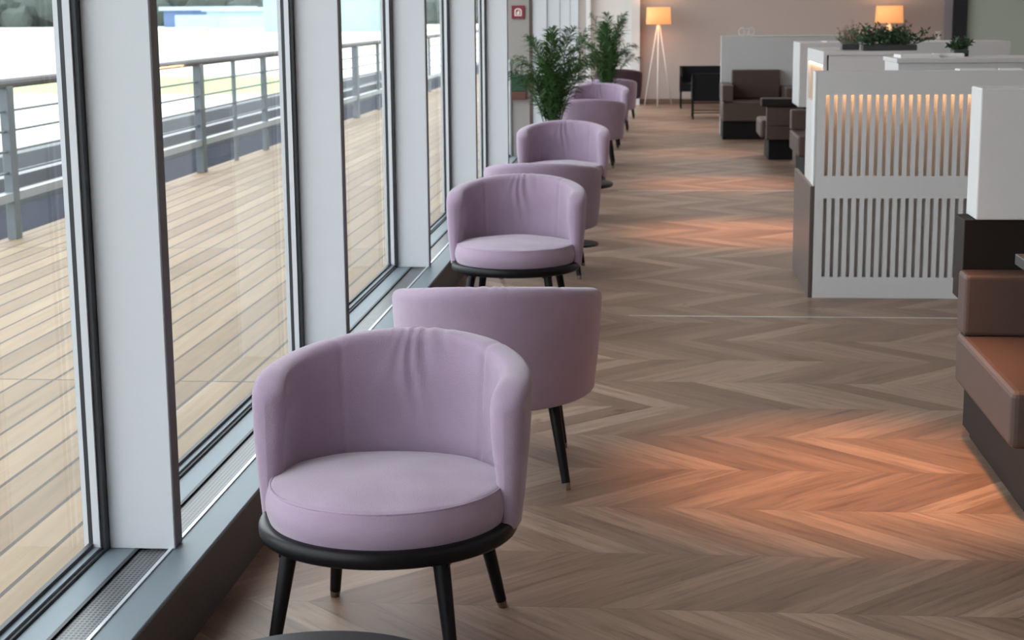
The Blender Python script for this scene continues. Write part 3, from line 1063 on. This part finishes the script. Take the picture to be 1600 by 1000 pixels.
floor_lamp('floor lamp with glowing orange shade behind the leafy planter, right of the room', (3.72, 27.45, 0), 0.225, (1.325, 1.60), 5)
# switch on wall
t = thing('wall_switch', 'small white switch plate on the back wall beside the dark strip', 'switch', (4.58, YB, 1.10))
B('plate', (-0.045, 0.045, -0.012, 0, -0.08, 0.08), whitelam, t, bev=0.003)
B('rocker', (-0.025, 0.025, -0.018, -0.0125, -0.04, 0.04), paper_m, t, bev=0.002)

# ------------------------------------------------------------------ plants, trays and leaflets on the cabinets
def bush(name, label, loc, rx, ry, h, n, seed, lm, dry=False):
    rn = random.Random(seed)
    t = thing(name, label, 'plant', loc)
    bm = bmesh.new(); box(bm, -rx * 0.5, rx * 0.5, -0.07, 0.07, 0.0, 0.045, 0.006, 2)
    obj('planter', bm, pot_m, t)
    bm = bmesh.new()
    for i in range(n):
        az = rn.uniform(0, 2 * PI)
        q = rn.random() ** 0.6
        b = Vector((rn.uniform(-.45, .45) * rx, rn.uniform(-.04, .04), 0.04))
        e = Vector((b.x + math.cos(az) * rx * q * 0.55, math.sin(az) * ry * q, 0.03 + h * (1 - 0.65 * q * q) * rn.uniform(0.55, 1.0)))
        tube(bm, b, e, 0.0022, 0.0012, 4, cap=False)
        for k in range(9):
            s = rn.uniform(0.3, 1.05)
            p = b.lerp(e, s)
            d = Vector((rn.uniform(-1, 1), rn.uniform(-1, 1), rn.uniform(-.4, 1))).normalized()
            L = rn.uniform(0.022, 0.045) * (0.7 if dry else 1.0)
            sd = d.cross(Vector((rn.uniform(-1, 1), rn.uniform(-1, 1), rn.uniform(-1, 1)))).normalized() * L * (0.10 if dry else 0.24)
            v = [bm.verts.new(p), bm.verts.new(p + d * L * .5 + sd), bm.verts.new(p + d * L), bm.verts.new(p + d * L * .5 - sd)]
            bm.faces.new(v)
    obj('foliage', bm, lm, t)
    return t
bush('leafy_planter', 'dense dark green leafy plant in a low box on the white cabinet', (1.80, 13.25, 1.228), 0.42, 0.13, 0.20, 150, 4, leaf2_m)
bush('dry_plant', 'airy brownish grass-like plant at the left of the green planter', (1.53, 13.55, 1.228), 0.14, 0.10, 0.22, 70, 9, dry_m, True)
bush('small_plant', 'small dark low plant at the right behind the white trays, before the dark strip', (2.02, 11.40, 1.232), 0.10, 0.06, 0.10, 40, 14, leaf2_m)

def tray(label, loc, sx, sy, rz):
    t = thing('serving_tray', label, 'tray', loc, rz, 'white trays on the long cabinet')
    bm = bmesh.new()
    box(bm, -sx, sx, -sy, sy, 0.0, 0.006)
    box(bm, -sx, sx, -sy, -sy + 0.008, 0.006, 0.022); box(bm, -sx, sx, sy - 0.008, sy, 0.006, 0.022)
    box(bm, -sx, -sx + 0.008, -sy, sy, 0.006, 0.022); box(bm, sx - 0.008, sx, -sy, sy, 0.006, 0.022)
    obj('tray_body', bm, paper_m, t)
    return t
tray('white tray on the left end of the long cabinet', (1.70, 11.15, 1.232), 0.13, 0.10, 0.1)
tray('white tray on the long cabinet, right of the first tray', (1.92, 11.25, 1.232), 0.10, 0.08, -0.1)
def leaflet(label, loc, sx, sy, rz):
    bm = bmesh.new(); box(bm, -sx, sx, -sy, sy, 0.0, 0.005)
    box(bm, -sx + .002, sx - .003, -sy + .002, sy - .002, 0.005, 0.009)
    o = obj('leaflet', bm, paper_m); o.location = loc; o.rotation_euler = (0, 0, rz)
    return tag(o, label, 'leaflet', 'white leaflets on partition tops')
leaflet('white leaflet lying slanted on top of the slotted partition near its right end', (1.68, 8.975, 1.225), 0.10, 0.045, 0.12)
leaflet('white leaflet at the extreme right end of the slotted partition top', (1.86, 8.98, 1.225), 0.06, 0.045, -0.1)
leaflet('white leaflet on the white screen between the back-to-back benches, left of the plants', (1.75, 16.75, 1.23), 0.12, 0.1, 0.2)
